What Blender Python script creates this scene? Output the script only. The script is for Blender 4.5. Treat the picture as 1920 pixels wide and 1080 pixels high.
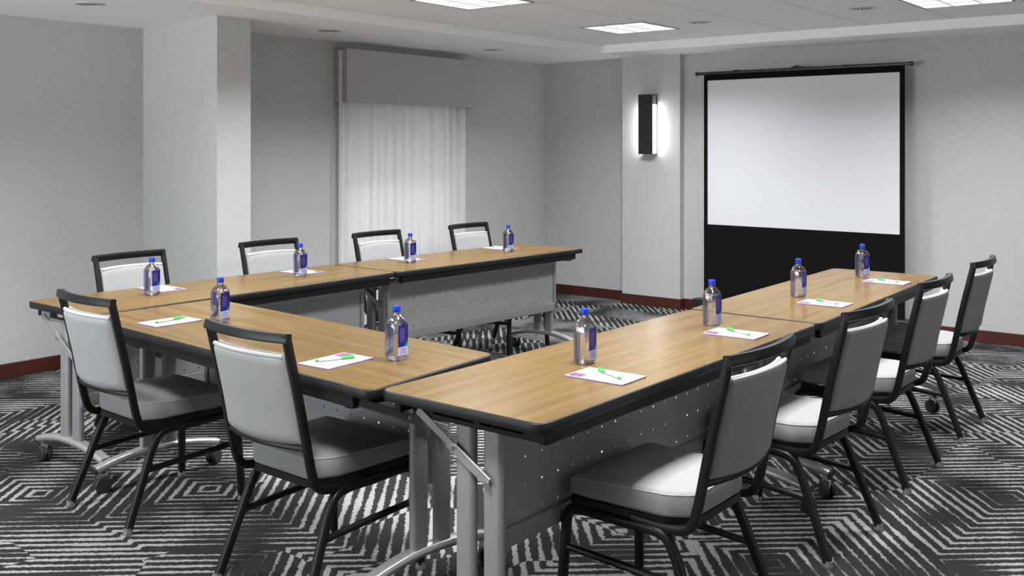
import bpy, bmesh, math, random
from mathutils import Vector, Matrix, Euler
random.seed(4)
for o in list(bpy.data.objects): bpy.data.objects.remove(o)
SC = bpy.context.scene
COL = SC.collection

# ------------------------------------------------------------------ camera
YAW = 0.6758
CAMH = 1.447
cam_d = bpy.data.cameras.new('camera'); cam = bpy.data.objects.new('camera', cam_d); COL.objects.link(cam)
cam.location = (0, 0, CAMH); cam.rotation_euler = (math.pi/2, 0, YAW - math.pi/2)
cam_d.sensor_width = 36; cam_d.lens = 36*1882.4/1920
cam_d.shift_y = -(540-273.7)/1920; cam_d.clip_start = 0.05
SC.camera = cam
# ------------------------------------------------------------------ world, exposure
W = bpy.data.worlds.new('world'); SC.world = W; W.use_nodes = True
_n = W.node_tree; _bg = _n.nodes['Background']; _bg.inputs[1].default_value = 5.0
# overcast sky above, lower half made brighter to push light up onto the ceiling
_tc = _n.nodes.new('ShaderNodeTexCoord'); _sx = _n.nodes.new('ShaderNodeSeparateXYZ'); _cr = _n.nodes.new('ShaderNodeValToRGB'); _mr = _n.nodes.new('ShaderNodeMapRange')
_n.links.new(_tc.outputs['Generated'], _sx.inputs[0]); _mr.inputs[1].default_value = -1; _mr.inputs[2].default_value = 1
_n.links.new(_sx.outputs[2], _mr.inputs[0]); _n.links.new(_mr.outputs[0], _cr.inputs[0]); _n.links.new(_cr.outputs[0], _bg.inputs[0])
_cr.color_ramp.elements[0].position = .46; _cr.color_ramp.elements[0].color = (1.35, 1.35, 1.36, 1)
_cr.color_ramp.elements[1].position = .54; _cr.color_ramp.elements[1].color = (.55, .575, .60, 1)
SC.view_settings.view_transform = 'Standard'; SC.view_settings.look = 'None'
SC.view_settings.gamma = 1; SC.view_settings.use_curve_mapping = False
SC.view_settings.exposure = 0.98
LAMP_W = 23.0       # each troffer
LAMP_SPREAD = 146
LENS_E = .50
SCONCE_E = 8.0

# ------------------------------------------------------------------ material helpers
def srgb(r, g, b):
    f = lambda c: (c/255)/12.92 if c/255 <= .04045 else ((c/255+.055)/1.055)**2.4
    return (f(r), f(g), f(b), 1)
def new_mat(name):
    m = bpy.data.materials.new(name); m.use_nodes = True
    nt = m.node_tree; return m, nt, nt.nodes['Principled BSDF']
def N(nt, kind, **kw):
    n = nt.nodes.new(kind)
    for k, v in kw.items(): setattr(n, k, v)
    return n
def math_n(nt, op, a=None, b=None, c=None):
    n = N(nt, 'ShaderNodeMath', operation=op)
    for i, v in enumerate((a, b, c)):
        if v is None: continue
        if isinstance(v, (int, float)): n.inputs[i].default_value = v
        else: nt.links.new(v, n.inputs[i])
    return n.outputs[0]
def ramp(nt, fac, stops):
    r = N(nt, 'ShaderNodeValToRGB'); nt.links.new(fac, r.inputs[0])
    e = r.color_ramp.elements
    while len(e) < len(stops): e.new(.5)
    for i, (p, c) in enumerate(stops): e[i].position = p; e[i].color = c
    return r.outputs[0]
def mixc(nt, fac, a, b, mode='MIX'):
    n = N(nt, 'ShaderNodeMix', data_type='RGBA', blend_type=mode)
    if isinstance(fac, (int, float)): n.inputs[0].default_value = fac
    else: nt.links.new(fac, n.inputs[0])
    for i, v in ((6, a), (7, b)):
        if isinstance(v, tuple): n.inputs[i].default_value = v
        else: nt.links.new(v, n.inputs[i])
    return n.outputs[2]
def coords(nt, scale=(1, 1, 1), rot=(0, 0, 0), src='Object'):
    t = N(nt, 'ShaderNodeTexCoord'); mp = N(nt, 'ShaderNodeMapping')
    mp.inputs['Scale'].default_value = scale; mp.inputs['Rotation'].default_value = rot
    nt.links.new(t.outputs[src], mp.inputs[0]); return mp.outputs[0]
def noise(nt, vec, scale, detail=2, rough=.5):
    n = N(nt, 'ShaderNodeTexNoise'); n.inputs['Scale'].default_value = scale
    n.inputs['Detail'].default_value = detail; n.inputs['Roughness'].default_value = rough
    nt.links.new(vec, n.inputs['Vector']); return n.outputs[0]
def bump(nt, b, h, strength, dist):
    n = N(nt, 'ShaderNodeBump'); n.inputs['Strength'].default_value = strength; n.inputs['Distance'].default_value = dist
    nt.links.new(h, n.inputs['Height']); nt.links.new(n.outputs[0], b.inputs['Normal'])
def plain(name, col, rough=.5, metal=0.0, var=.04, nscale=30, spec=.5, bmp=0.0):
    m, nt, b = new_mat(name)
    v = coords(nt); n = noise(nt, v, nscale, 3)
    dark = tuple(c*(1-var) for c in col[:3]) + (1,); lite = tuple(min(1, c*(1+var)) for c in col[:3]) + (1,)
    nt.links.new(mixc(nt, n, dark, lite), b.inputs['Base Color'])
    b.inputs['Roughness'].default_value = rough; b.inputs['Metallic'].default_value = metal
    b.inputs['Specular IOR Level'].default_value = spec
    if bmp: bump(nt, b, n, bmp, .002)
    return m

# ------------------------------------------------------------------ materials
def mat_wallpaper():
    m, nt, b = new_mat('grey_wallpaper')
    v = coords(nt)
    mott = noise(nt, v, 45, 4, .65)
    vo = N(nt, 'ShaderNodeTexVoronoi', feature='DISTANCE_TO_EDGE'); vo.inputs['Scale'].default_value = 26
    nt.links.new(v, vo.inputs['Vector'])
    line = math_n(nt, 'LESS_THAN', vo.outputs[0], .035)
    big = noise(nt, v, 14, 2)
    a = ramp(nt, mott, [(.3, (.46, .46, .462, 1)), (.7, (.52, .52, .522, 1))])
    msk = math_n(nt, 'MULTIPLY', line, math_n(nt, 'MULTIPLY', big, .14))
    nt.links.new(mixc(nt, msk, a, (.27, .27, .275, 1)), b.inputs['Base Color'])
    b.inputs['Roughness'].default_value = .75
    bump(nt, b, mott, .12, .002)
    return m
def mat_carpet():
    m, nt, b = new_mat('patterned_carpet')
    v = coords(nt, rot=(0, 0, math.radians(-41)))
    # woven jitter along the stripe edges
    j1 = N(nt, 'ShaderNodeTexNoise'); j1.inputs['Scale'].default_value = 60; j1.inputs['Detail'].default_value = 3; nt.links.new(v, j1.inputs['Vector'])
    off = N(nt, 'ShaderNodeVectorMath', operation='MULTIPLY_ADD')
    nt.links.new(j1.outputs['Color'], off.inputs[0]); off.inputs[1].default_value = (.022, .022, 0); nt.links.new(v, off.inputs[2])
    vo = N(nt, 'ShaderNodeTexVoronoi', voronoi_dimensions='2D', distance='CHEBYCHEV', feature='F1')
    vo.inputs['Scale'].default_value = .85; vo.inputs['Randomness'].default_value = 1.0
    nt.links.new(off.outputs[0], vo.inputs['Vector'])
    d = math_n(nt, 'DIVIDE', vo.outputs['Distance'], .85)
    vo2 = N(nt, 'ShaderNodeTexVoronoi', voronoi_dimensions='2D', distance='CHEBYCHEV', feature='F1')
    vo2.inputs['Scale'].default_value = 1.9; vo2.inputs['Randomness'].default_value = 1.0
    nt.links.new(off.outputs[0], vo2.inputs['Vector'])
    sc2 = N(nt, 'ShaderNodeSeparateColor'); nt.links.new(vo2.outputs['Color'], sc2.inputs[0])
    jog = math_n(nt, 'MULTIPLY', math_n(nt, 'ROUND', math_n(nt, 'MULTIPLY', sc2.outputs[0], 3)), .0235)
    dd = N(nt, 'ShaderNodeMath', operation='ADD'); nt.links.new(d, dd.inputs[0]); nt.links.new(jog, dd.inputs[1])
    ph = math_n(nt, 'SINE', math_n(nt, 'MULTIPLY', dd.outputs[0], 2*math.pi/.047))
    duty = math_n(nt, 'MULTIPLY', math_n(nt, 'SUBTRACT', noise(nt, v, 3.1, 1), .5), 3.4)
    s = math_n(nt, 'ADD', ph, math_n(nt, 'SUBTRACT', duty, .52))
    fib = noise(nt, v, 260, 2, .7)
    s = math_n(nt, 'ADD', s, math_n(nt, 'MULTIPLY', math_n(nt, 'SUBTRACT', fib, .5), 1.6))
    st = ramp(nt, math_n(nt, 'ADD', math_n(nt, 'MULTIPLY', s, .5), .5), [(.42, (0, 0, 0, 1)), (.58, (1, 1, 1, 1))])
    dark = ramp(nt, fib, [(.3, (.010, .010, .0105, 1)), (.75, (.042, .042, .043, 1))])
    lite = ramp(nt, fib, [(.3, (.20, .20, .20, 1)), (.7, (.42, .42, .415, 1))])
    nt.links.new(mixc(nt, st, dark, lite), b.inputs['Base Color'])
    b.inputs['Roughness'].default_value = .95; b.inputs['Specular IOR Level'].default_value = .1
    hgt = math_n(nt, 'ADD', math_n(nt, 'MULTIPLY', fib, .6), st)
    bump(nt, b, hgt, .6, .006)
    return m
def mat_wood():
    m, nt, b = new_mat('oak_laminate')
    v = coords(nt, scale=(.55, 9, 9))
    w = noise(nt, v, 2.6, 2, .5)
    v2 = coords(nt, scale=(1.0, 30, 30)); f = noise(nt, v2, 1.6, 1, .5)
    a = ramp(nt, w, [(.28, (.118, .068, .020, 1)), (.5, (.150, .090, .028, 1)), (.72, (.178, .112, .038, 1))])
    c = mixc(nt, math_n(nt, 'MULTIPLY', f, .12), a, (.095, .058, .022, 1))
    nt.links.new(c, b.inputs['Base Color'])
    b.inputs['Roughness'].default_value = .27; b.inputs['Specular IOR Level'].default_value = .2
    return m
def mat_ceiling():
    m, nt, b = new_mat('white_ceiling_tile')
    t = N(nt, 'ShaderNodeTexCoord'); sp = N(nt, 'ShaderNodeSeparateXYZ'); nt.links.new(t.outputs['Object'], sp.inputs[0])
    def seam(sock, off, per, wdt):
        q = math_n(nt, 'DIVIDE', math_n(nt, 'SUBTRACT', sock, off), per)
        fr = math_n(nt, 'ABSOLUTE', math_n(nt, 'SUBTRACT', math_n(nt, 'FRACT', math_n(nt, 'ADD', q, .5)), .5))
        return math_n(nt, 'LESS_THAN', fr, wdt/per)
    s1 = seam(sp.outputs[1], 3.737, .585, .0035); s2 = seam(sp.outputs[0], 6.14, 1.17, .003)
    s = math_n(nt, 'MAXIMUM', s1, math_n(nt, 'MULTIPLY', s2, .6))
    n = noise(nt, t.outputs['Object'], 60, 3)
    base = mixc(nt, n, (.88, .88, .875, 1), (.92, .92, .915, 1))
    nt.links.new(mixc(nt, s, base, (.40, .40, .40, 1)), b.inputs['Base Color']); b.inputs['Roughness'].default_value = .9
    return m
def mat_emit(name, col, e):
    m, nt, b = new_mat(name)
    n = noise(nt, coords(nt), 8, 2)
    nt.links.new(mixc(nt, n, tuple(c*.93 for c in col[:3])+(1,), col), b.inputs['Emission Color'])
    b.inputs['Base Color'].default_value = (.8, .8, .8, 1)
    b.inputs['Emission Strength'].default_value = e; return m
def mat_fabric(name, col, scale=900, var=.10, rough=.9):
    m, nt, b = new_mat(name)
    v = coords(nt); n = noise(nt, v, 22, 3)
    wv = noise(nt, coords(nt, scale=(1, .08, 1)), 500, 2); wv2 = noise(nt, coords(nt, scale=(.08, 1, .3)), 500, 2)
    q = math_n(nt, 'MULTIPLY', math_n(nt, 'ADD', math_n(nt, 'ADD', wv, wv2), n), .333)
    nt.links.new(mixc(nt, q, tuple(c*(1-var) for c in col[:3])+(1,), tuple(c*(1+var) for c in col[:3])+(1,)), b.inputs['Base Color'])
    b.inputs['Roughness'].default_value = rough; b.inputs['Specular IOR Level'].default_value = .25
    bump(nt, b, q, .15, .001); return m
def mat_sheer():
    m = bpy.data.materials.new('sheer_curtain'); m.use_nodes = True; nt = m.node_tree
    for n in list(nt.nodes): nt.nodes.remove(n)
    out = N(nt, 'ShaderNodeOutputMaterial')
    d = N(nt, 'ShaderNodeBsdfDiffuse'); tl = N(nt, 'ShaderNodeBsdfTranslucent'); tr = N(nt, 'ShaderNodeBsdfTransparent')
    n = noise(nt, coords(nt, scale=(1, 1, .15)), 160, 2)
    c = mixc(nt, n, (.88, .88, .88, 1), (.95, .95, .95, 1))
    nt.links.new(c, d.inputs[0]); nt.links.new(c, tl.inputs[0])
    m1 = N(nt, 'ShaderNodeMixShader'); m1.inputs[0].default_value = .34; nt.links.new(d.outputs[0], m1.inputs[1]); nt.links.new(tl.outputs[0], m1.inputs[2])
    m2 = N(nt, 'ShaderNodeMixShader'); m2.inputs[0].default_value = .05; nt.links.new(m1.outputs[0], m2.inputs[1]); nt.links.new(tr.outputs[0], m2.inputs[2])
    nt.links.new(m2.outputs[0], out.inputs[0]); return m
def mat_shade():
    m = bpy.data.materials.new('white_roller_shade'); m.use_nodes = True; nt = m.node_tree
    for n in list(nt.nodes): nt.nodes.remove(n)
    out = N(nt, 'ShaderNodeOutputMaterial'); d = N(nt, 'ShaderNodeBsdfDiffuse'); tl = N(nt, 'ShaderNodeBsdfTranslucent')
    c = mixc(nt, noise(nt, coords(nt), 300, 2), (.86, .86, .86, 1), (.92, .92, .92, 1)); nt.links.new(c, d.inputs[0]); nt.links.new(c, tl.inputs[0])
    mx = N(nt, 'ShaderNodeMixShader'); mx.inputs[0].default_value = .5; nt.links.new(d.outputs[0], mx.inputs[1]); nt.links.new(tl.outputs[0], mx.inputs[2])
    nt.links.new(mx.outputs[0], out.inputs[0]); return m
def mat_film(name, tint, gloss=.06):
    m = bpy.data.materials.new(name); m.use_nodes = True; nt = m.node_tree
    for n in list(nt.nodes): nt.nodes.remove(n)
    out = N(nt, 'ShaderNodeOutputMaterial'); tr = N(nt, 'ShaderNodeBsdfTransparent'); tr.inputs[0].default_value = tint
    gl = N(nt, 'ShaderNodeBsdfGlossy'); gl.inputs['Roughness'].default_value = .06
    lw = N(nt, 'ShaderNodeFresnel'); lw.inputs[0].default_value = 1.45
    f = math_n(nt, 'ADD', math_n(nt, 'MULTIPLY', lw.outputs[0], .8), gloss)
    mx = N(nt, 'ShaderNodeMixShader'); nt.links.new(f, mx.inputs[0]); nt.links.new(tr.outputs[0], mx.inputs[1]); nt.links.new(gl.outputs[0], mx.inputs[2])
    nt.links.new(mx.outputs[0], out.inputs[0]); return m
def mat_water():
    m, nt, b = new_mat('water')
    b.inputs['Base Color'].default_value = (.97, .98, 1, 1); b.inputs['Transmission Weight'].default_value = 1
    b.inputs['IOR'].default_value = 1.33; b.inputs['Roughness'].default_value = .0
    tr = N(nt, 'ShaderNodeBsdfTransparent'); tr.inputs[0].default_value = (.97, .97, 1, 1)
    mx = N(nt, 'ShaderNodeMixShader'); mx.inputs[0].default_value = .74
    nt.links.new(b.outputs[0], mx.inputs[1]); nt.links.new(tr.outputs[0], mx.inputs[2])
    nt.links.new(mx.outputs[0], nt.nodes['Material Output'].inputs[0])
    return m
def mat_label():
    m, nt, b = new_mat('blue_label')
    t = N(nt, 'ShaderNodeTexCoord'); sp = N(nt, 'ShaderNodeSeparateXYZ'); nt.links.new(t.outputs['Object'], sp.inputs[0])
    # blue label whose lower corner turns to cyan and green
    q = math_n(nt, 'SUBTRACT', math_n(nt, 'MULTIPLY', sp.outputs[1], 1.1), math_n(nt, 'SUBTRACT', sp.outputs[2], .052))
    q = math_n(nt, 'ADD', q, math_n(nt, 'MULTIPLY', noise(nt, t.outputs['Object'], 90, 2), .006))
    c = ramp(nt, math_n(nt, 'MULTIPLY', q, 30), [(.02, (.006, .009, .13, 1)), (.30, (.003, .025, .26, 1)), (.62, (.004, .20, .42, 1)), (.92, (.03, .38, .20, 1))])
    nt.links.new(c, b.inputs['Base Color']); b.inputs['Roughness'].default_value = .35; return m

M = dict(
    wall=mat_wallpaper(), carpet=mat_carpet(), wood=mat_wood(), tile=mat_ceiling(),
    soffit=plain('white_soffit_paint', (.92, .92, .915, 1), .9, var=.02),
    base=plain('red_brown_baseboard', srgb(72, 27, 18), .45, var=.18, nscale=12),
    edge=plain('black_vinyl_edge', (.010, .010, .011, 1), .45, var=.1, spec=.3),
    apron=plain('black_steel_apron', (.006, .006, .0065, 1), .5, spec=.25),
    steel=plain('silver_grey_steel', (.30, .30, .305, 1), .42, metal=.35, var=.05),
    panel=plain('grey_steel_panel', (.30, .30, .305, 1), .5, metal=.05, var=.04),
    foot=plain('silver_foot_steel', (.50, .50, .51, 1), .30, metal=.6),
    chrome=plain('polished_chrome', (.75, .75, .75, 1), .12, metal=1.0, var=.02),
    rubber=plain('black_caster_rubber', (.022, .020, .022, 1), .55),
    frame=plain('black_chair_frame', (.007, .007, .0073, 1), .38, var=.1, spec=.32),
    fabric=mat_fabric('pale_grey_upholstery', (.31, .31, .312, 1)),
    seatfab=mat_fabric('light_grey_seat_upholstery', (.30, .30, .30, 1)),
    piping=mat_fabric('light_piping', (.42, .42, .42, 1)),
    gliden=plain('dull_nickel_glide', (.34, .34, .34, 1), .3, metal=.7),
    valance=mat_fabric('taupe_grey_valance', (.46, .45, .455, 1), var=.05),
    sheer=mat_sheer(), glass=mat_film('window_glass', (.95, .97, .97, 1), .02), tinted=mat_film('tinted_window_glass', (.36, .365, .365, 1), .02), fillglass=mat_film('fill_window_glass', (.42, .425, .425, 1), .02),
    shade=mat_shade(),
    white=plain('white_trim', (.75, .75, .75, 1), .5),
    screen=plain('matte_white_screen', (.66, .665, .69, 1), .85, var=.01),
    scrblack=plain('black_screen_border', (.006, .006, .006, 1), .9, spec=.1),
    metalblack=plain('black_metal', (.014, .014, .014, 1), .35),
    bronze=plain('dark_bronze_metal', (.012, .0115, .011, 1), .4),
    lens=mat_emit('lit_lens', (1, 1, .985, 1), LENS_E), louver=plain('white_louver', (.8, .8, .8, 1), .4),
    frame_grey=plain('grey_light_frame', (.30, .30, .30, 1), .4),
    glow=mat_emit('lit_diffuser', (1, .995, .98, 1), SCONCE_E),
    trim=plain('grey_downlight_trim', (.55, .55, .55, 1), .4), baffle=plain('grey_baffle', (.33, .33, .33, 1), .5),
    slot=plain('dark_slot', (.10, .10, .10, 1), .6),
    cap=plain('blue_cap_plastic', (.003, .030, .36, 1), .35), shell=mat_film('clear_bottle_plastic', (.95, .95, .99, 1), .10), water=mat_water(),
    label=mat_label(), labelwhite=plain('pale_label_panel', (.38, .41, .58, 1), .4), labelblue=plain('violet_blue_label_back', srgb(70, 76, 190), .4),
    labeltext=plain('lilac_label_text', (.11, .07, .28, 1), .5), paper=plain('white_paper', (.43, .43, .455, 1), .7, var=.01),
    padcard=plain('violet_pad_backing', srgb(120, 95, 175), .6),
    logo=plain('purple_logo', (.10, .012, .095, 1), .6, var=.02), logopink=plain('pink_logo_mark', (.24, .06, .17, 1), .6, var=.02),
    pen_clear=plain('translucent_pen_barrel', (.68, .70, .72, 1), .2), pen_green=plain('bright_green_pen_plastic', (.05, .42, .08, 1), .35),
)

# ------------------------------------------------------------------ geometry helpers
def link(o, parent=None):
    COL.objects.link(o)
    if parent is not None: o.parent = parent
    return o
def obj(name, bm, mats, parent=None, smooth=True, angle=35):
    me = bpy.data.meshes.new(name)
    bmesh.ops.recalc_face_normals(bm, faces=bm.faces[:])
    if smooth:
        for f in bm.faces: f.smooth = True
        a = math.radians(angle)
        for e in bm.edges:
            if len(e.link_faces) != 2 or e.calc_face_angle(0) > a: e.smooth = False
    bm.to_mesh(me); bm.free()
    for m in (mats if isinstance(mats, (list, tuple)) else [mats]): me.materials.append(m)
    return link(bpy.data.objects.new(name, me), parent)
def tag(o, label=None, cat=None, group=None, kind=None):
    if label: o['label'] = label
    if cat: o['category'] = cat
    if group: o['group'] = group
    if kind: o['kind'] = kind
    return o
def struct(name, bm, m, smooth=False): return tag(obj(name, bm, m, None, smooth), kind='structure')
def empty(name, loc=(0, 0, 0), rz=0):
    o = bpy.data.objects.new(name, None); o.empty_display_size = .1
    o.location = loc; o.rotation_euler = (0, 0, rz); return link(o)
def copy_tree(o, parent=None):
    c = o.copy(); COL.objects.link(c); c.parent = parent
    for ch in KIDS.get(o.name, []): copy_tree(ch, c)
    return c
KIDS = {}
def index_kids(root):
    st = [root]
    while st:
        r = st.pop(); ks = [x for x in bpy.data.objects if x.parent == r]
        KIDS[r.name] = ks; st += ks
def box(bm, x0, x1, y0, y1, z0, z1, bev=0.0, mi=0, mat=None):
    vs = [bm.verts.new((x, y, z)) for x in (x0, x1) for y in (y0, y1) for z in (z0, z1)]
    fs = [bm.faces.new([vs[i] for i in q]) for q in ((0, 1, 3, 2), (4, 6, 7, 5), (0, 4, 5, 1), (2, 3, 7, 6), (0, 2, 6, 4), (1, 5, 7, 3))]
    for f in fs: f.material_index = mi
    if bev:
        es = list({e for f in fs for e in f.edges})
        r = bmesh.ops.bevel(bm, geom=es, offset=bev, segments=2, affect='EDGES', profile=.5)
        for f in r['faces']: f.material_index = mi
        vs = list({v for f in bm.faces for v in f.verts} & set(r['verts'])) if mat else vs
    if mat:
        for v in vs: v.co = mat @ v.co
    return vs
def loft(bm, rings, closed=True, cap=True, mi=0):
    R = [[bm.verts.new(p) for p in r] for r in rings]; n = len(R[0])
    for a, b in zip(R, R[1:]):
        for i in range(n if closed else n-1):
            f = bm.faces.new((a[i], a[(i+1) % n], b[(i+1) % n], b[i])); f.material_index = mi
    if cap:
        for r in (R[0][::-1], R[-1]):
            f = bm.faces.new(r); f.material_index = mi
    return R
def rrect(w, h, r, seg=2):
    pts = []
    for cx, cy, a0 in ((w/2-r, h/2-r, 0), (-w/2+r, h/2-r, 90), (-w/2+r, -h/2+r, 180), (w/2-r, -h/2+r, 270)):
        for k in range(seg+1):
            a = math.radians(a0+90*k/seg); pts.append((cx+r*math.cos(a), cy+r*math.sin(a)))
    return pts
def sweep(bm, path, prof, side=(1, 0, 0), mi=0):
    """profile (a along side, b along the path normal) moved along path"""
    path = [Vector(p) for p in path]; side = Vector(side); rings = []
    for i, p in enumerate(path):
        t = (path[min(i+1, len(path)-1)] - path[max(i-1, 0)]).normalized()
        s = (side - t*side.dot(t)).normalized(); n = s.cross(t)
        k = 1.0
        if 0 < i < len(path)-1:
            c = (path[i]-path[i-1]).normalized().dot((path[i+1]-path[i]).normalized()); k = 1/math.sqrt(max(.3, (1+c)/2))
        rings.append([p + s*a + n*b*k for a, b in prof])
    loft(bm, rings, mi=mi)
def circ(r, n=12): return [(r*math.cos(2*math.pi*i/n), r*math.sin(2*math.pi*i/n)) for i in range(n)]
def tube(bm, path, r, n=12, side=(1, 0, 0), mi=0): sweep(bm, path, circ(r, n), side, mi)
def lathe(bm, prof, n=20, c=(0, 0, 0), mi=0):
    loft(bm, [[(c[0]+r*math.cos(2*math.pi*i/n), c[1]+r*math.sin(2*math.pi*i/n), c[2]+z) for i in range(n)] for r, z in prof], mi=mi)
def smoothpath(pts, it=2):
    pts = [Vector(p) for p in pts]
    for _ in range(it):
        q = [pts[0]]
        for a, b in zip(pts, pts[1:]): q += [a*.75+b*.25, a*.25+b*.75]
        pts = q + [pts[-1]]
    return pts
def roundpoly(c, r, seg=5):
    """corner points of a polygon with rounded corners"""
    out = []; n = len(c)
    for i in range(n):
        p = Vector(c[i]); a = (Vector(c[i-1])-p).normalized(); b = (Vector(c[(i+1) % n])-p).normalized()
        for k in range(seg+1):
            t = k/seg; q0 = p+a*r; q1 = p+b*r
            out.append((q0*(1-t)**2 + p*2*t*(1-t) + q1*t*t))
    return out
def inset(pts, d):
    n = len(pts); out = []
    for i in range(n):
        a, p, b = Vector(pts[i-1]), Vector(pts[i]), Vector(pts[(i+1) % n])
        t1 = (p-a).normalized() if (p-a).length > 1e-7 else (b-p).normalized(); t2 = (b-p).normalized() if (b-p).length > 1e-7 else t1
        n1 = Vector((-t1.y, t1.x)); n2 = Vector((-t2.y, t2.x)); m = (n1+n2).normalized()
        out.append(p + m*d/max(.5, m.dot(n1)))
    return out

# ------------------------------------------------------------------ room shell
ZS, ZT = 2.262, 2.333
X0, Y0 = -1.6, -2.6
TX0, TX1, TY0, TY1 = -0.55, 7.385, -1.5, 4.91
bm = bmesh.new(); box(bm, X0-.2, 8.2, Y0-.2, 6.6, -.1, 0); struct('floor', bm, M['carpet'])
def wallbox(name, *bs, m='wall'):
    bm = bmesh.new()
    for b in bs: box(bm, *b)
    return struct(name, bm, M[m])
wallbox('wall_left', (X0-.2, 3.90, 6.38, 6.6, 0, 2.5))
bm = bmesh.new()
loft(bm, [[(3.85, 6.385, z), (3.73, 5.345, z), (3.975, 5.335, z), (3.975, 6.385, z)] for z in (0, ZS)])
struct('wall_column', bm, M['wall'])
WX0, WX1, WZ0, WZ1 = 5.37, 6.60, .50, 1.98
wallbox('wall_back', (3.97, WX0, 6.0, 6.2, 0, 2.5), (WX1, 8.2, 6.0, 6.2, 0, 2.5), (WX0, WX1, 6.0, 6.2, 0, WZ0), (WX0, WX1, 6.0, 6.2, WZ1, 2.5))
wallbox('wall_right', (7.94, 8.2, Y0-.2, 4.42, 0, 2.5), (8.0, 8.2, 4.42, 6.0, 0, 2.5))
wallbox('wall_pilaster', (7.865, 8.0, 4.40, 5.0, 0, ZS))
FX0, FX1 = 1.0, 6.6
wallbox('wall_front', (X0-.2, FX0, Y0-.2, Y0, 0, 2.5), (FX1, 8.2, Y0-.2, Y0, 0, 2.5), (FX0, FX1, Y0-.2, Y0, 0, .5), (FX0, FX1, Y0-.2, Y0, 2.15, 2.5))
bm = bmesh.new()
for b in ((FX0, FX1, .5, .55), (FX0, FX1, 2.10, 2.15), (FX0, FX0+.05, .55, 2.10), (FX1-.05, FX1, .55, 2.10), ((FX0+FX1)/2-.03, (FX0+FX1)/2+.03, .55, 2.10)): box(bm, b[0], b[1], Y0-.12, Y0-.07, b[2], b[3], bev=.003)
fwin = struct('added_fill_window', bm, M['white'])  # unseen window added behind the camera as fill, its glass dimmed to suit
bm = bmesh.new(); box(bm, FX0+.05, FX1-.05, Y0-.10, Y0-.094, .55, 2.10); obj('window_pane', bm, M['fillglass'], fwin, False)
pl = bpy.data.lights.new('window_portal', 'AREA'); pl.shape = 'RECTANGLE'; pl.size = FX1-FX0; pl.size_y = 1.65; pl.cycles.is_portal = True
po = bpy.data.objects.new('window_portal', pl); po.location = ((FX0+FX1)/2, Y0-.05, 1.325); po.rotation_euler = (math.pi/2, 0, 0); link(po)
NY0, NY1, NZ0, NZ1 = 3.1, 6.2, .35, 2.2
wallbox('wall_near', (X0-.2, X0, Y0, NY0, 0, 2.5), (X0-.2, X0, NY1, 6.6, 0, 2.5), (X0-.2, X0, NY0, NY1, 0, NZ0), (X0-.2, X0, NY0, NY1, NZ1, 2.5))
bm = bmesh.new()
for b in ((NY0, NY1, NZ0, NZ0+.05), (NY0, NY1, NZ1-.05, NZ1), (NY0, NY0+.05, NZ0+.05, NZ1-.05), (NY1-.05, NY1, NZ0+.05, NZ1-.05), ((NY0+NY1)/2-.025, (NY0+NY1)/2+.025, NZ0+.05, NZ1-.05)): box(bm, X0-.12, X0-.07, *b, bev=.003)
nwin = struct('window_2', bm, M['white'])
bm = bmesh.new(); box(bm, X0-.10, X0-.094, NY0+.05, NY1-.05, NZ0+.05, NZ1-.05); obj('window_pane', bm, M['glass'], nwin, False)
pl = bpy.data.lights.new('window_portal', 'AREA'); pl.shape = 'RECTANGLE'; pl.size = NZ1-NZ0; pl.size_y = NY1-NY0; pl.cycles.is_portal = True
po = bpy.data.objects.new('window_portal', pl); po.location = (X0-.05, (NY0+NY1)/2, (NZ0+NZ1)/2); po.rotation_euler = (0, -math.pi/2, 0); link(po)
# soffit ring with its fascia, and the raised tile field
bm = bmesh.new()
box(bm, X0-.2, 8.2, TY1, 6.6, ZS, 2.5); box(bm, X0-.2, 8.2, Y0-.2, TY0, ZS, 2.5)
box(bm, X0-.2, TX0, TY0, TY1, ZS, 2.5); box(bm, TX1, 8.2, TY0, TY1, ZS, 2.5)
tag(obj('ceiling', bm, M['soffit'], None, False), kind='structure')
bm = bmesh.new(); box(bm, TX0, TX1, TY0, TY1, ZT, 2.5)
tag(obj('ceiling', bm, M['tile'], None, False), kind='structure')
bm = bmesh.new(); box(bm, X0-.2, 8.2, Y0-.2, 6.6, 2.5, 2.6)
tag(obj('ceiling', bm, M['soffit'], None, False), kind='structure')
def baseboard(name, *bs):
    bm = bmesh.new()
    for b in bs: box(bm, *b, 0, .09, bev=.003)
    struct(name, bm, M['base'])
baseboard('baseboard_left', (X0, 3.85, 6.366, 6.382))
bm = bmesh.new()
loft(bm, [[(3.836, 6.38, z), (3.716, 5.331, z), (3.989, 5.321, z), (3.989, 6.0, z), (3.97, 6.0, z), (3.97, 5.34, z), (3.74, 5.35, z), (3.85, 6.38, z)] for z in (0, .09)])
struct('baseboard_column', bm, M['base'])
baseboard('baseboard_back', (3.985, 8.0, 5.986, 6.002))
baseboard('baseboard_right', (7.926, 7.942, Y0, 4.388), (7.986, 8.002, 5.01, 5.986))
baseboard('baseboard_pilaster', (7.851, 7.868, 4.386, 5.014), (7.866, 7.94, 4.386, 4.402), (7.866, 8.0, 4.998, 5.014))
baseboard('baseboard_front', (X0, 7.94, Y0-.002, Y0+.014))
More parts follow.
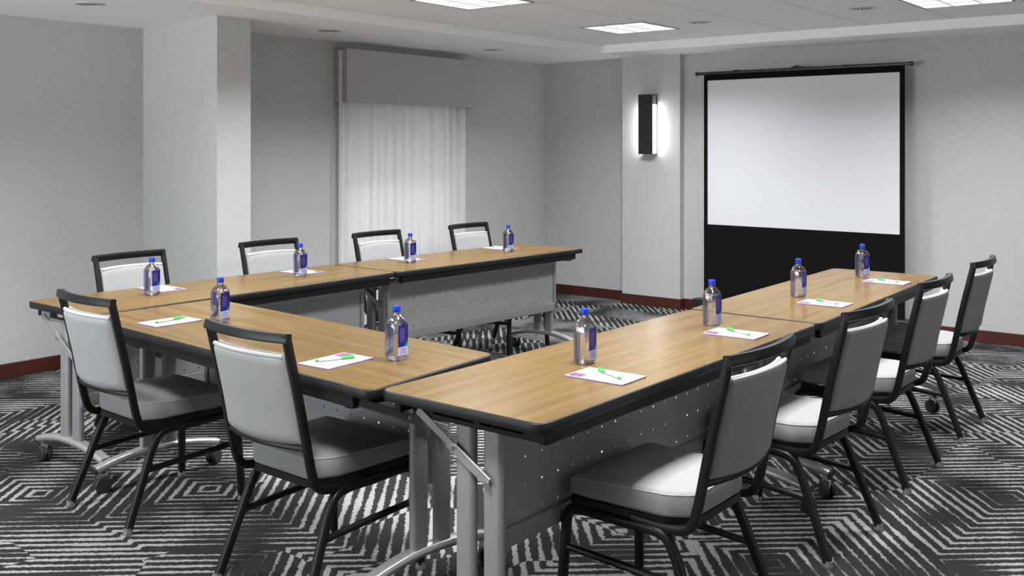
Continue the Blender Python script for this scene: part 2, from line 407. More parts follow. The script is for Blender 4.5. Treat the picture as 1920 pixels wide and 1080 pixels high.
# window behind the sheer
bm = bmesh.new()
for b in ((WX0, WX1, 6.10, 6.15, WZ0, WZ0+.05), (WX0, WX1, 6.10, 6.15, WZ1-.05, WZ1), (WX0, WX0+.05, 6.10, 6.15, WZ0+.05, WZ1-.05), (WX1-.05, WX1, 6.10, 6.15, WZ0+.05, WZ1-.05)): box(bm, *b, bev=.003)
win = struct('window_1', bm, M['white'])
bm = bmesh.new(); box(bm, WX0+.05, WX1-.05, 6.12, 6.126, WZ0+.05, WZ1-.05); obj('window_pane', bm, M['tinted'], win, False)
bm = bmesh.new(); box(bm, WX0-.02, WX1+.02, 5.975, 6.10, WZ0-.025, WZ0, bev=.004); obj('window_sill', bm, M['white'], win, False)
rs = empty('roller_shade', ((WX0+WX1)/2, 6.06, WZ1-.06))
tag(rs, 'white roller shade lowered halfway behind the sheer curtain', 'window shade')
hw = (WX1-WX0)/2-.01
bm = bmesh.new(); box(bm, -hw, hw, -.001, .001, 1.115-(WZ1-.06), 0); obj('shade_cloth', bm, M['shade'], rs, False)
bm = bmesh.new(); sweep(bm, [(-hw, 0, .02), (hw, 0, .02)], circ(.025), (0, 1, 0)); obj('roller', bm, M['white'], rs)
bm = bmesh.new(); box(bm, -hw, hw, -.008, .008, 1.098-(WZ1-.06), 1.118-(WZ1-.06), bev=.003); obj('hem_bar', bm, M['white'], rs)

# ------------------------------------------------------------------ curtain and valance
def curtain():
    bm = bmesh.new(); rnd = random.Random(8); x0, x1 = 5.248, 6.740
    folds = []; x = x0
    while x < x1:
        wd = rnd.uniform(.035, .085); folds.append((x, wd, rnd.uniform(.010, .026))); x += wd
    def off(x, z):
        for (a, w, am) in folds:
            if a <= x < a+w:
                return am*math.sin(math.pi*(x-a)/w)**.8*(1 if folds.index((a, w, am)) % 2 else -1)
        return 0
    nx = 420; zs = [.015, .5, 1.0, 1.5, 1.85, 2.19]
    rows = []
    for z in zs:
        row = []
        for i in range(nx+1):
            t = i/nx; x = x0+(x1-x0)*t
            sway = .010*math.sin(z*2.1+x*7)
            row.append(bm.verts.new((x + sway*.4, 5.935 + off(x, z)*(1.0-.15*z/2) + sway*.5, z)))
        rows.append(row)
    for a, b in zip(rows, rows[1:]):
        for i in range(nx): bm.faces.new((a[i], a[i+1], b[i+1], b[i]))
    o = obj('sheer_curtain', bm, M['sheer'], None, True, 80)
    tag(o, 'white sheer curtain hanging in soft folds below the valance', 'curtain')
curtain()
va = empty('window_valance', (6.03, 6.0, 1.785))
tag(va, 'box-shaped taupe grey fabric valance above the sheer curtain', 'valance')
bm = bmesh.new()
loft(bm, [[(-.765, 0, z), (-.765, -.14, z), (.76, -.14, z), (.76, 0, z), (.745, 0, z), (.745, -.125, z), (-.75, -.125, z), (-.75, 0, z)] for z in (0, .42)])
obj('valance_board', bm, M['valance'], va, False)
bm = bmesh.new(); tube(bm, [(-.74, -.06, .40), (.74, -.06, .40)], .012, side=(0, 1, 0)); obj('curtain_rod', bm, M['white'], va)

# ------------------------------------------------------------------ ceiling lights
def troffer():
    t = empty('ceiling_light', (0, 0, 0)); s = .268
    bm = bmesh.new()
    for b in ((-s, s, -s, -s+.010, -.006, .0), (-s, s, s-.010, s, -.006, .0), (-s, -s+.010, -s+.010, s-.010, -.006, .0), (s-.010, s, -s+.010, s-.010, -.006, .0)): box(bm, *b)
    obj('light_frame', bm, M['frame_grey'], t, False)
    bm = bmesh.new(); n = 3; st = (2*s-.02)/n
    for k in range(1, n):
        a = -s+.01+st*k
        box(bm, a-.004, a+.004, -s+.01, s-.01, -.0065, -.0010); box(bm, -s+.01, s-.01, a-.004, a+.004, -.0065, -.0010)
    obj('louver', bm, M['louver'], t, False)
    bm = bmesh.new(); box(bm, -s+.01, s-.01, -s+.01, s-.01, -.003, -.001); obj('lens', bm, M['lens'], t, False)
    ld = bpy.data.lights.new('light_glow', 'AREA'); ld.shape = 'SQUARE'; ld.size = .50; ld.energy = LAMP_W; ld.spread = math.radians(LAMP_SPREAD); ld.color = (.97, .985, 1)
    lo = bpy.data.objects.new('light_glow', ld); lo.location = (0, 0, -.012); link(lo, t)
    return t
T0 = troffer(); index_kids(T0)
first = True
names = {(2, 2): 'square lit ceiling light nearest the pilaster lamp', (1, 2): 'square lit ceiling light at top centre above the window', (2, 1): 'square lit ceiling light over the projection screen side at top right'}
for i, x in enumerate((2.82, 4.63, 6.43, 1.02)):
    for j, y in ((1, 1.70), (2, 4.02)):
        i2 = {0: 0, 1: 1, 2: 2, 3: -1}[i]
        if first: o = T0; first = False
        else: o = copy_tree(T0)
        o.location = (x, y, ZT)
        tag(o, names.get((i2, j), 'square lit ceiling light outside the picture'), 'ceiling light', 'square ceiling lights in the tiled field')
def disc(name, x, y, z, r, label, cat, group, perforated):
    t = empty(name, (x, y, z)); tag(t, label, cat, group)
    bm = bmesh.new(); n = 28
    prof = [(r, 0), (r, -.004), (r*.80, -.006), (r*.78, -.001)]
    rings = [[(a*math.cos(2*math.pi*i/n), a*math.sin(2*math.pi*i/n), b) for i in range(n)] for a, b in prof]
    loft(bm, rings, cap=False); obj('trim_ring', bm, M['trim'], t)
    bm = bmesh.new(); lathe(bm, [(r*.79, -.003), (r*.79, -.0005)], n); obj('grille' if perforated else 'baffle', bm, M['trim'] if perforated else M['baffle'], t)
    if perforated:
        bm = bmesh.new()
        for q in range(6):
            a = math.pi*q/3+.3
            for rr in (.35, .6):
                box(bm, r*rr*math.cos(a)-.008, r*rr*math.cos(a)+.008, r*rr*math.sin(a)-.006, r*rr*math.sin(a)+.006, -.0045, -.0025)
        obj('slots', bm, M['slot'], t, False)
for x, y, l in ((2.974, 5.487, 'round unlit downlight above the far left wall'), (4.717, 5.435, 'round unlit downlight left of the valance'), (6.522, 5.437, 'round unlit downlight right of the valance')):
    disc('recessed_downlight', x, y, ZS, .083, l, 'downlight', 'unlit downlights in the soffit', False)
for x, y, l in ((6.43, 3.442, 'small speckled round ceiling vent beside the lit ceiling light near the pilaster'), (6.439, 2.278, 'small speckled round ceiling vent near the ceiling light at top right')):
    disc('ceiling_vent', x, y, ZT, .085, l, 'ceiling vent', 'round vents in the tiled ceiling', True)

# ------------------------------------------------------------------ wall sconce
sc = empty('wall_sconce', (7.865, 4.703, 1.374)); tag(sc, 'tall black box wall lamp glowing at its sides on the pilaster', 'wall lamp')
H = .535; hw = .073
bm = bmesh.new(); box(bm, -.088, -.080, -hw, hw, 0, H, bev=.0015); obj('front_panel', bm, M['bronze'], sc, False)
bm = bmesh.new(); box(bm, -.006, 0, -hw, hw, 0, H, bev=.001); obj('back_plate', bm, M['bronze'], sc, False)
bm = bmesh.new(); box(bm, -.081, -.005, -hw, hw, H-.006, H); obj('top_cap', bm, M['bronze'], sc, False)
bm = bmesh.new(); box(bm, -.081, -.005, -hw, hw, 0, .006); obj('bottom_cap', bm, M['bronze'], sc, False)
bm = bmesh.new(); box(bm, -.078, -.008, -hw+.004, hw-.004, H-.090, H-.006); obj('side_baffle', bm, M['baffle'], sc, False)
bm = bmesh.new(); box(bm, -.079, -.007, -hw+.006, hw-.006, .006, H-.090); obj('diffuser', bm, M['glow'], sc, False)

# ------------------------------------------------------------------ projection screen
ps = empty('projection_screen', (7.80, 3.29, 0)); tag(ps, 'pull-up projection screen with white field and black borders by the right wall', 'projection screen')
def scr(y0, y1, z0, z1, x0, x1, name, m, parent=ps, bev=0):
    bm = bmesh.new(); box(bm, x0, x1, y0, y1, z0, z1, bev=bev); return obj(name, bm, M[m], parent, False)
# fabric: black border pieces and white field share the plane
bm = bmesh.new()
yl, yr, zt, zb = .839, -.854, 2.060, .125; wl, wr, wt, wb = .803, -.815, 2.009, .773
for b in ((wl, yl, zb, zt), (yr, wr, zb, zt), (wr, wl, wt, zt), (wr, wl, zb, wb)): box(bm, -.001, .001, *b)
obj('black_border', bm, M['scrblack'], ps, False)
scr(wr, wl, wb, wt, -.0009, .0009, 'white_field', 'screen')
bm = bmesh.new(); sweep(bm, [(0, -.895, 2.070), (0, .895, 2.070)], rrect(.022, .026, .006), (1, 0, 0)); tb = obj('top_bar', bm, M['metalblack'], ps)
bm = bmesh.new()
for s in (-1, 1): sweep(bm, [(0, s*.893, 2.070), (0, s*.915, 2.070)], circ(.017), (1, 0, 0))
obj('end_cap', bm, M['metalblack'], tb)
bm = bmesh.new(); box(bm, -.014, .014, -.045, .045, 2.083, 2.092, bev=.002); box(bm, -.010, .010, -.020, .020, 2.092, 2.102, bev=.002); obj('latch', bm, M['metalblack'], tb)
bm = bmesh.new(); box(bm, -.012, .012, .50, .56, 2.083, 2.089, bev=.002); box(bm, -.012, .012, -.42, -.38, 2.083, 2.087, bev=.001); obj('clip', bm, M['metalblack'], tb)
scr(-.93, .93, .03, .13, -.05, .06, 'base_case', 'metalblack', bev=.012)
for s in (-1, 1):
    bm = bmesh.new(); box(bm, -.13, .11, s*.7-.02, s*.7+.02, 0, .03, bev=.005); obj('foot', bm, M['metalblack'], ps)
bm = bmesh.new(); box(bm, .030, .050, -.02, .02, .12, 2.06); obj('support_mast', bm, M['metalblack'], ps)

# ------------------------------------------------------------------ tables
ZTOP = .737
def caster(parent, x, y, rz, ztop):
    c = Matrix.Translation((x, y, 0)) @ Matrix.Rotation(rz, 4, 'Z')
    bm = bmesh.new(); r = .034
    for s in (-1, 1):
        pr = [(.010, 0), (r-.004, 0), (r, .003), (r, .014), (r-.004, .018), (.010, .019)]
        rings = [[c @ Vector((a*math.cos(2*math.pi*i/20)-.012, s*(.006+b), r+a*math.sin(2*math.pi*i/20))) for i in range(20)] for a, b in pr]
        loft(bm, rings)
    w = obj('caster', bm, M['rubber'], parent)
    bm = bmesh.new()
    box(bm, -.034, .012, -.006, .006, r, r+.042, bev=.002, mat=None)
    for v in bm.verts: v.co = c @ v.co
    tube(bm, [c @ Vector((.004, 0, r+.035)), c @ Vector((.004, 0, ztop))], .0075)
    obj('caster_stem', bm, M['chrome'], w)
def table(corners, label, panel_v, pan_skip=(.16, .16), ins=(.105, .105), yoff=(0, 0), brk='steel'):
    """corners: outer floor-plan corners, first edge along the length (local x)"""
    P = [Vector(c) for c in corners]
    c = (P[0]+P[1]+P[2]+P[3])/4; ax = ((P[1]+P[2])/2-(P[0]+P[3])/2); L = ax.length; ang = math.atan2(ax.y, ax.x)
    t = empty('folding_table', (c.x, c.y, 0), ang); tag(t, label, 'table', 'wood-topped folding tables set in a U')
    R = Matrix.Rotation(-ang, 2); Q = [R @ (p-c) for p in P]
    wid = ((Q[3]-Q[0]).length+(Q[2]-Q[1]).length)/2
    out = roundpoly([(q.x, q.y) for q in Q], .042, 6); inn = inset(out, .005)
    bm = bmesh.new(); loft(bm, [[(p.x, p.y, z) for p in inn] for z in (ZTOP-.028, ZTOP)]); obj('tabletop', bm, M['wood'], t, False)
    bm = bmesh.new(); o2 = inset(out, .0025); o3 = inset(out, .018)
    ring = [[(p.x, p.y, ZTOP-.0005) for p in inn], [(p.x, p.y, ZTOP-.0015) for p in o2], [(p.x, p.y, ZTOP-.005) for p in out], [(p.x, p.y, ZTOP-.024) for p in out], [(p.x, p.y, ZTOP-.030) for p in o2], [(p.x, p.y, ZTOP-.030) for p in o3]]
    loft(bm, ring, cap=False); obj('edge_band', bm, M['edge'], t, True, 50)
    hl, hwid = L/2, wid/2
    # black rails under the long sides
    for s in (-1, 1):
        bm = bmesh.new(); y = s*(hwid-.030); box(bm, -hl+.045, hl-.050, y-.012, y+.012, .668, ZTOP-.030, bev=.003); obj('apron_rail', bm, M['apron'], t, False)
    for sx in (-1, 1):
        lx = sx*(hl-ins[0 if sx < 0 else 1]); yo = yoff[0 if sx < 0 else 1]
        bm = bmesh.new()
        box(bm, lx-.018, lx+.018, -hwid+.045, hwid-.045, .692, .7069, bev=.002)
        box(bm, lx-.018, lx+.018, -hwid+.045, hwid-.045, .654, .668, bev=.002)
        box(bm, lx-.018, lx+.018, .165, hwid-.045, .668, .692); box(bm, lx-.018, lx+.018, -hwid+.045, -.165, .668, .692); box(bm, lx-.018, lx+.018, -.012, .012, .668, .692)
        obj('leg_bracket', bm, M[brk], t, False)
        # arched foot
        f = smoothpath([(lx, yo+a, b) for a, b in ((-.285, .098), (-.20, .118), (-.10, .134), (0, .138), (.10, .134), (.20, .118), (.285, .098))], 1)
        bm = bmesh.new(); sweep(bm, f, rrect(.052, .030, .013, 3), (1, 0, 0)); ft = obj('foot', bm, M['foot'], t)
        for s in (-1, 1):
            bm = bmesh.new(); sweep(bm, [(lx, yo+s*.283, .0985), (lx, yo+s*.292, .0965)], rrect(.054, .032, .013, 3), (1, 0, 0)); obj('end_cap', bm, M['rubber'], ft)
            caster(t, lx, yo+s*.262, random.Random(round(lx*100)+s).uniform(-.9, .9)+math.pi/2, .095)
        for s in (-1, 1):
            bm = bmesh.new()
            loft(bm, [[(lx+a, yo+s*.051+b, z) for a, b in rrect(.032, .068, .0155, 5)] for z in (.146, .665)])
            obj('post', bm, M['steel'], t)
        # folding brace on one side
        s = -1 if panel_v > 0 else 1
        s = -s if sx > 0 else s
        s = 1
        if panel_v > 0: s = -1
        a, b = Vector((lx+sx*.022, s*(hwid-.070), .672)), Vector((lx+sx*.022, yo-s*.050, .515)); mid = a.lerp(b, .52)
        bm = bmesh.new(); sweep(bm, [a, mid], rrect(.005, .026, .002, 1), (1, 0, 0)); br = obj('folding_brace', bm, M['steel'], t)
        bm = bmesh.new(); sweep(bm, [mid-(b-a)*.06+Vector((sx*.005, 0, 0)), b+Vector((sx*.005, 0, 0))], rrect(.005, .030, .002, 1), (1, 0, 0)); obj('brace_arm', bm, M['steel'], br)
        for q in (mid, b):
            bm = bmesh.new(); tube(bm, [q-Vector((.008, 0, 0)), q+Vector((.012, 0, 0)) if sx > 0 else q-Vector((.016, 0, 0))], .007, 10, (0, 1, 0)); obj('pivot_bolt', bm, M['chrome'], br)
    # perforated modesty panel with real holes
    x0, x1, z0, z1, y = -hl+pan_skip[0], hl-pan_skip[1], .300, .668, panel_v
    bm = bmesh.new(); pitch = .081; zr = (.375, .456, .537)
    nx = int((x1-x0-.10)//pitch); sx0 = (x0+x1)/2-pitch*(nx-1)/2; r = .0042
    xs = [x0] + [sx0+pitch*(i-.5) for i in range(nx+1)] + [x1]
    zsr = [z0, zr[0]-pitch/2, zr[1]-pitch/2, zr[2]-pitch/2, zr[2]+pitch/2, z1]
    V = {}
    def vv(x, z):
        k = (round(x, 5), round(z, 5))
        if k not in V: V[k] = bm.verts.new((x, y, z))
        return V[k]
    for i in range(len(xs)-1):
        for j in range(len(zsr)-1):
            a, b_, c_, d = vv(xs[i], zsr[j]), vv(xs[i+1], zsr[j]), vv(xs[i+1], zsr[j+1]), vv(xs[i], zsr[j+1])
            if 0 < i < len(xs)-2 and 0 < j < 4:
                cx, cz = (xs[i]+xs[i+1])/2, (zsr[j]+zsr[j+1])/2
                hr = [bm.verts.new((cx+r*math.cos(math.radians(q)), y, cz+r*math.sin(math.radians(q)))) for q in (225, 270, 315, 0, 45, 90, 135, 180)]
                bm.faces.new((a, b_, hr[2], hr[1], hr[0])); bm.faces.new((b_, c_, hr[4], hr[3], hr[2]))
                bm.faces.new((c_, d, hr[6], hr[5], hr[4])); bm.faces.new((d, a, hr[0], hr[7], hr[6]))
            else: bm.faces.new((a, b_, c_, d))
    pn = obj('modesty_panel', bm, M['panel'], t, False)
    bm = bmesh.new(); so = .012
    sweep(bm, [(x0-.004, y, .328), (x1+.004, y, .328)], rrect(.020, .060, .007, 3), (0, 1, 0))
    sweep(bm, [(x0-.004, y, .645), (x1+.004, y, .645)], rrect(.020, .050, .005, 2), (0, 1, 0))
    for xx in (x0, x1): box(bm, xx-.012, xx+.012, y-.010, y+.010, .30, .668, bev=.003)
    obj('panel_rim', bm, M['steel'], pn, True, 50)
    for xx, e in ((x0, -1), (x1, 1)):
        for zz in (.40, .60):
            bm = bmesh.new(); box(bm, min(xx, e*(hl-ins[0 if e < 0 else 1])), max(xx, e*(hl-ins[0 if e < 0 else 1])), y-.004, y+.004, zz-.012, zz+.012); obj('panel_clip', bm, M['steel'], pn, False)
    return t
table([(2.193, 4.020), (4.012, 4.048), (4.018, 4.612), (2.198, 4.616)], 'wood-topped folding table at the far left, below the grey column', -.095, (.065, .10), ins=(.065, .10))
table([(4.016, 4.040), (5.745, 3.960), (5.716, 4.543), (4.024, 4.611)], 'wood-topped folding table in front of the sheer curtain', -.095, (.10, .07), ins=(.10, .07))
table([(2.010, 2.140), (2.640, 2.190), (2.780, 3.990), (2.132, 3.995)][1:]+[(2.010, 2.140)], 'wood-topped folding table forming the short base of the U, two chairs along it', -.150, (.20, .20), ins=(.10, .05), yoff=(-.06, 0), brk='apron')
table([(2.040, 1.537), (3.886, 1.552), (3.890, 2.130), (2.041, 2.136)], 'nearest wood-topped folding table, its grey legs cut by the bottom of the picture', -.030, ins=(.110, .070), brk='apron')
table([(3.900, 1.547), (5.748, 1.612), (5.720, 2.195), (3.902, 2.140)], 'wood-topped folding table before the projection screen', .010, ins=(.14, .055))

# ------------------------------------------------------------------ chairs
def chair_obj():
    t = empty('dining_chair')
    # seat cushion
    def outline(k, yb=0.0):
        hwf, hwr = .218-k, .186-k
        c = [(-hwf, .480-k), (-hwr-.012, .150+k*.8), (-hwr+.035, .078+k), (hwr-.035, .078+k), (hwr+.012, .150+k*.8), (hwf, .480-k)]
        return roundpoly(c, .026, 4)
    bm = bmesh.new(); rings = []
    for k, z in ((.012, .388), (.004, .394), (0, .402), (0, .452), (.003, .459), (.008, .463), (.018, .466), (.06, .470), (.12, .473)):
        rings.append([(p.x, p.y, z - (.018*max(0, (p.y-.40)/.08)**2 if z > .44 else 0) + (.012*max(0, (p.y-.38)/.1) if z < .40 else 0)) for p in outline(k)])
    R_ = loft(bm, rings, cap=False); f0 = bm.faces.new(R_[0][::-1]); cv = bm.verts.new((0, .28, .474)); tr_ = R_[-1]
    for i in range(len(tr_)): bm.faces.new((tr_[i], tr_[(i+1) % len(tr_)], cv))
    obj('seat', bm, M['seatfab'], t, True, 40)
    bm = bmesh.new(); o = outline(.001); o.append(o[0]); path = [(p.x, p.y, .457 - .018*max(0, (p.y-.40)/.08)**2) for p in o]
    tube(bm, path, .0022, 6, (0, 0, 1)); obj('seat_piping', bm, M['piping'], bpy.data.objects['seat'] if False else t)
    # seat frame band
    bm = bmesh.new(); a = outline(.004); b = outline(.022)
    loft(bm, [[(p.x, p.y, z) for p in q] for q, z in ((a, .366), (a, .389), (b, .389), (b, .366), (a, .366))], cap=False); obj('seat_frame', bm, M['frame'], t, True, 50)
    prof = rrect(.021, .028, .006, 2)
    def yback(z):
        P = [(.36, .10), (.44, .050), (.50, .033), (.62, .010), (.75, -.020), (.872, -.049)]
        for (z0, y0), (z1, y1) in zip(P, P[1:]):
            if z <= z1: return y0+(y1-y0)*(z-z0)/(z1-z0)
        return P[-1][1]
    # back frame: two uprights, curved top rail and bottom rail
    bm = bmesh.new()
    for s in (-1, 1):
        sx = .2005*s
        sweep(bm, smoothpath([(sx, -.050, .876), (sx, -.020, .75), (sx, .010, .62), (sx, .036, .49), (sx, .050, .425), (sx, .070, .375), (sx, .135, .362), (sx, .26, .368)], 2), prof, (1, 0, 0))
    def rail(z, hh, dd, cur, hwx):
        pts = []
        for i in range(13):
            u = -1+2*i/12; pts.append((u*hwx, yback(z)-cur*(1-u*u), z))
        sweep(bm, pts, rrect(dd, hh, .005, 2), (0, 1, -.22))
    rail(.864, .032, .028, .030, .2105); rail(.512, .018, .020, .034, .194)
    obj('back_frame', bm, M['frame'], t, True, 40)
    # upholstered back
    bm = bmesh.new(); nu, nv = 14, 12
    def S(u, v, side):
        z = .524+(.806-.524)*v
        x = u*(.184)
        e = min(1, (1-abs(u))/.10)*min(1, min(v, 1-v)/.06+0.0); e = max(0, min(1, e))
        th = .006+.014*math.sqrt(e)
        return (x, yback(z)-.032*(1-u*u)*(1-.0*v) + (th if side else -th), z + .006*(1-u*u)*(v-.5)*2)
    us = [-1, -.985, -.95, -.90] + [-.8+1.6*i/10 for i in range(11)] + [.90, .95, .985, 1]
    vs = [0, .008, .03, .06] + [.12+.76*i/8 for i in range(9)] + [.94, .97, .992, 1]
    G = [[[bm.verts.new(S(u, v, sd)) for u in us] for v in vs] for sd in (0, 1)]
    for sd in (0, 1):
        g = G[sd]
        for j in range(len(vs)-1):
            for i in range(len(us)-1): bm.faces.new((g[j][i], g[j][i+1], g[j+1][i+1], g[j+1][i]))
    a, b = G
    for i in range(len(us)-1):
        bm.faces.new((a[0][i], b[0][i], b[0][i+1], a[0][i+1])); bm.faces.new((a[-1][i], a[-1][i+1], b[-1][i+1], b[-1][i]))
    for j in range(len(vs)-1):
        bm.faces.new((a[j][0], a[j+1][0], b[j+1][0], b[j][0])); bm.faces.new((a[j][-1], b[j][-1], b[j+1][-1], a[j+1][-1]))
    bk = obj('backrest', bm, M['fabric'], t, True, 60)
    bm = bmesh.new()
    for dy in (-.010, .010):
        pts = [(u*.178, yback(.806)-.032*(1-u*u)+dy, .8045+.003*(1-u*u)) for u in [-1+2*i/12 for i in range(13)]]
        tube(bm, pts, .0075, 8, (0, 1, 0))
    obj('back_piping', bm, M['piping'], bk)
    # legs: front and rear tubes meet under the seat rail
    for s in (-1, 1):
        sx = .203*s; fx = .226*s
        lp = rrect(.029, .029, .010, 3)
        bm = bmesh.new(); sweep(bm, [(fx, .497, .018), (fx*.985, .495, .10)] + smoothpath([(sx*1.03, .490, .26), (sx, .488, .345), (sx, .44, .356), (sx, .30, .352)], 2), lp, (1, 0, 0)); a = obj('leg', bm, M['frame'], t)
        bm = bmesh.new(); sweep(bm, [(fx, .004, .018), (fx*.97, .036, .10)] + smoothpath([(sx*1.01, .110, .285), (sx, .142, .345), (sx, .195, .354), (sx, .302, .352)], 2), lp, (1, 0, 0)); b = obj('leg', bm, M['frame'], t)
        for pr, yy in ((a, .497), (b, .002)):
            bm = bmesh.new(); lathe(bm, [(.0150, .026), (.0155, .022), (.0165, .012), (.019, .004), (.018, 0), (.004, 0)], 14, (fx, yy, 0)); obj('glide', bm, M['gliden'], pr)
        bm = bmesh.new(); tube(bm, [(sx*1.035, .494, .235), (sx*1.03, .26, .225), (sx*1.035, .086, .215)], .0115, 10); obj('stretcher', bm, M['frame'], t)
    return t
CH = chair_obj(); index_kids(CH)
CHAIRS = [
    # x, y of the rear-foot line, rotation, label, group
    (2.690, 1.290, 0.0, 'grey padded black-framed chair nearest the camera on the right, seat fully in view', 'r'),
    (3.590, 1.294, -2.3, 'grey padded black-framed chair second from the camera on the right side', 'r'),
    (4.511, 1.327, 0.0, 'grey padded black-framed chair third from the camera on the right side', 'r'),
    (5.425, 1.357, 1.2, 'grey padded black-framed chair at the far right end beside the screen wall', 'r'),
    (2.026, 3.678, -92.0, 'grey padded black-framed chair at front left beside the table corner with casters', 'l'),
    (1.992, 2.630, -91.0, 'grey padded black-framed chair in the left foreground with its back to the camera', 'l'),
    (2.900, 4.880, 183.0, 'grey padded chair behind the table at the far left wall', 'w'),
    (3.800, 4.870, 180.0, 'grey padded chair behind the table beside the grey column', 'w'),
    (4.640, 4.820, 180.0, 'grey padded chair before the left part of the sheer curtain', 'w'),
    (5.530, 4.790, 181.0, 'grey padded chair before the right edge of the sheer curtain', 'w'),
]
GR = dict(r='chairs along the right side of the U', l='chairs along the base of the U', w='chairs along the window side of the U')
for i, (x, y, a, lab, g) in enumerate(CHAIRS):
    o = CH if i == 0 else copy_tree(CH)
    o.location = (x, y, 0); o.rotation_euler = (0, 0, math.radians(a)); tag(o, lab, 'chair', GR[g])

# ------------------------------------------------------------------ bottles
def sq(hw, ch, z, seg=2):
    return [(p.x, p.y, z) for p in roundpoly([(hw, -hw), (hw, hw), (-hw, hw), (-hw, -hw)], ch, 4)]
def bottle_obj():
    t = empty('water_bottle')
    bm = bmesh.new()
    rings = [sq(.0225, .016, .0005), sq(.0275, .016, .003), sq(.0305, .016, .009), sq(.0305, .016, .118), sq(.0295, .0165, .124), sq(.0215, .0165, .141)]
    r = .0115; rings += [[(r*k*math.cos(a), r*k*math.sin(a), z) for a in ANG] for k, z in ((1.15, .149), (1.0, .154), (1.0, .160))]
    loft(bm, rings); sh = obj('bottle_shell', bm, M['shell'], t, True, 50)
    bm = bmesh.new(); loft(bm, [sq(.0215, .015, .002), sq(.0265, .0152, .004), sq(.0292, .0152, .010), sq(.0292, .0152, .1185), sq(.0286, .0152, .1205)]); obj('water', bm, M['water'], t, True, 50)
    bm = bmesh.new(); n = 30
    prof = [(.0128, .158), (.0135, .159), (.0138, .162), (.0138, .176), (.0128, .178)]
    loft(bm, [[((r+(.0004 if i % 2 else 0))*math.cos(2*math.pi*i/n), (r+(.0004 if i % 2 else 0))*math.sin(2*math.pi*i/n), z) for i in range(n)] for r, z in prof]); obj('bottle_cap', bm, M['cap'], t, True, 60)
    # label on two opposite faces
    for s in (1, -1):
        lw = .0225 if s > 0 else .013
        bm = bmesh.new(); box(bm, s*.0307-.0002, s*.0307+.0002, -lw, lw, .046, .1185)
        lb = obj('label', bm, M['label' if s > 0 else 'labelblue'], t, False)
        bm = bmesh.new(); box(bm, s*.0307-.0002, s*.0307+.0002, -lw, lw, .018, .0458); obj('label_panel', bm, M['labelwhite' if s > 0 else 'labelblue'], lb, False)
        bm = bmesh.new()
        if s > 0:
            for k in range(11):
                wv = [.012, .015, .016, .013, .016, .015, .012, .016, .014, .015, .009][k]
                z = .106-.0042*k; box(bm, .0309, .0312, -.015, -.015+wv*1.6, z-.0009, z+.0009)
            for k in range(4):
                z = .040-.005*k; box(bm, .0309, .0312, -.012, .014, z-.0006, z+.0006)
        else: box(bm, -.0312, -.0309, -.006, .010, .070, .105)
        obj('label_print', bm, M['labeltext'], lb, False)
    return t
ANG = []
for (x, y, z) in sq(1, .5, 0): ANG.append(math.atan2(y, x))
BT = bottle_obj(); index_kids(BT)
B_ = [(2.660, 4.332, 38, 'behind', 'blue-capped water bottle on the far left table before the first window-side chair'),
      (3.547, 4.322, 38, '', 'blue-capped water bottle on the far left table, the one nearer the sheer curtain'),
      (4.388, 4.314, 38, '', 'blue-capped water bottle in front of the sheer curtain on the back table'),
      (5.256, 4.246, 42, '', 'blue-capped water bottle at the right end of the back table'),
      (2.429, 3.459, 38, '', 'blue-capped water bottle on the left table just above the foreground chair back'),
      (2.365, 2.388, 44, '', 'largest-looking blue-capped water bottle at centre, beside the table joint'),
      (2.709, 1.867, 58, '', 'blue-capped water bottle on the nearest table at right of centre'),
      (3.607, 1.874, 60, '', 'blue-capped water bottle at the far end of the nearest table'),
      (4.539, 1.908, 62, '', 'blue-capped water bottle before the black lower part of the projection screen, nearer one'),
      (5.429, 1.921, 50, '', 'farthest blue-capped water bottle below the projection screen corner')]
for i, (x, y, d, _, lab) in enumerate(B_):
    o = BT if i == 0 else copy_tree(BT)
    o.location = (x, y, ZTOP+.0004)
    o.rotation_euler = (0, 0, math.atan2(y, x)+math.pi+math.radians(d)); tag(o, lab, 'bottle', 'water bottles with blue caps')

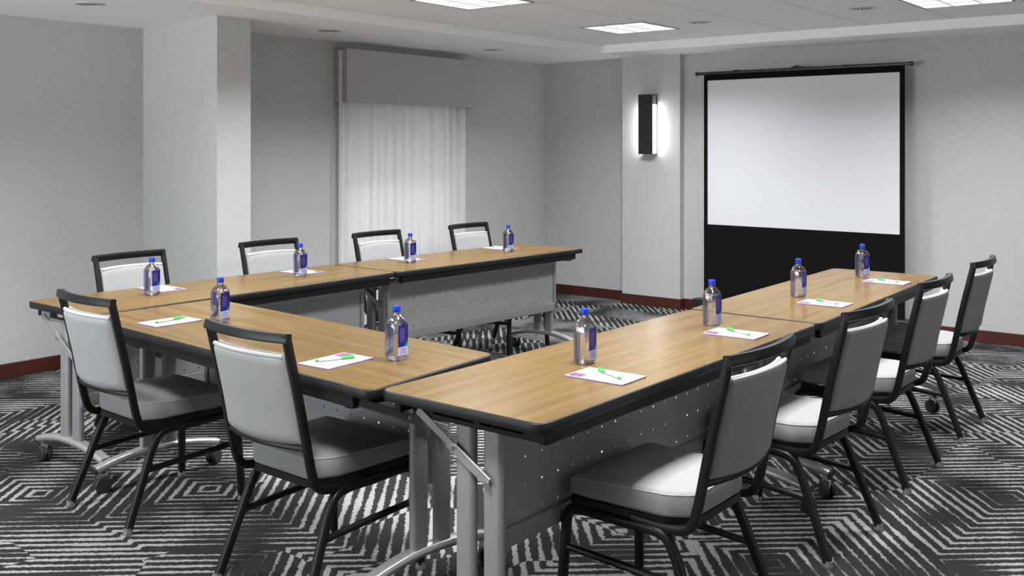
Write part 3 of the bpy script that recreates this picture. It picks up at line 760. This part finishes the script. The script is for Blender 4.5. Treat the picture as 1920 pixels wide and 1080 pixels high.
# ------------------------------------------------------------------ notepads and pens
def pad_obj():
    t = empty('notepad'); hx, hy = .070, .104
    bm = bmesh.new(); box(bm, -hx, hx, -hy, hy, .0018, .0040); obj('paper_sheets', bm, M['paper'], t, False)
    bm = bmesh.new(); box(bm, -hx-.0003, hx+.0003, -hy-.0003, hy+.0003, 0, .0018); obj('backing_card', bm, M['padcard'], t, False)
    bm = bmesh.new(); box(bm, -.064, -.022, .052, .098, .0040, .0043); lg = obj('logo', bm, M['logo'], t, False)
    bm = bmesh.new()
    for (a, b) in ((-.058, .058), (-.036, .058), (-.047, .068)): box(bm, a-.003, a+.007, b, b+.022, .0043, .0045)
    box(bm, -.056, -.034, .084, .088, .0043, .0045); obj('logo_mark', bm, M['logopink'], lg, False)
    return t
PD = pad_obj(); index_kids(PD)
def pen_obj():
    t = empty('ballpoint_pen'); n = 12
    def seg(name, m, prof, parent=t):
        bm = bmesh.new(); loft(bm, [[(r*math.cos(2*math.pi*i/n), y, .0052+r*math.sin(2*math.pi*i/n)) for i in range(n)] for r, y in prof]); return obj(name, bm, M[m], parent)
    seg('pen_barrel', 'pen_clear', [(.0040, -.060), (.0046, -.050), (.0046, .030)])
    cp = seg('pen_cap', 'pen_green', [(.0050, .018), (.0052, .022), (.0052, .058), (.0045, .064)])
    seg('pen_tip', 'pen_green', [(.0015, -.071), (.0040, -.066), (.0048, -.058)])
    bm = bmesh.new(); box(bm, -.0022, .0022, .022, .062, .0102, .0120, bev=.0006); obj('pocket_clip', bm, M['pen_green'], cp, False)
    return t
PN = pen_obj(); index_kids(PN)
# x, y, rotation, pen (local offset x, y, angle) or None
P_ = [(2.588, 1.707, 1.0, (.012, -.006, -27), 'white notepad on the nearest table at right of centre'),
      (3.482, 1.710, 2.0, (.012, -.004, -27), 'white notepad at the far end of the nearest table'),
      (4.403, 1.727, 2.0, (.012, -.004, -27), 'white notepad on the table before the screen, nearer one'),
      (5.297, 1.747, 1.5, (.012, -.002, -27), 'farthest white notepad on the right side, below the screen corner'),
      (2.294, 3.605, -90, (-.006, .000, 8), 'white notepad between the chair backs on the left table'),
      (2.217, 2.520, -87, (-.002, .000, -27), 'white notepad beside the large water bottle at centre left'),
      (2.800, 4.472, 180, None, 'white notepad behind the leftmost water bottle'),
      (3.668, 4.455, 184, None, 'white notepad under the bottle nearer the sheer curtain'),
      (4.490, 4.440, 182, None, 'white notepad behind the bottle in front of the curtain'),
      (5.372, 4.410, 182, (-.020, .00, 18), 'white notepad at the right end of the back table')]
padlab = {0: 'on the nearest notepad right of centre', 1: 'on the notepad at the far end of the nearest table', 2: 'on the nearer notepad before the screen', 3: 'on the farthest notepad on the right side', 4: 'on the notepad between the left chair backs', 5: 'on the notepad beside the large central bottle', 9: 'on the notepad at the right end of the back table'}
fp = True
for i, (x, y, a, pen, lab) in enumerate(P_):
    o = PD if i == 0 else copy_tree(PD)
    o.location = (x, y, ZTOP+.0003); o.rotation_euler = (0, 0, math.radians(a)); tag(o, lab, 'notepad', 'white notepads on the tables')
    if pen:
        q = PN if fp else copy_tree(PN); fp = False
        v = Matrix.Rotation(math.radians(a), 2) @ Vector(pen[:2])
        q.location = (x+v.x, y+v.y, ZTOP+.0043); q.rotation_euler = (0, 0, math.radians(a+pen[2]))
        tag(q, 'clear green-capped pen ' + padlab[i], 'pen', 'green-capped pens')
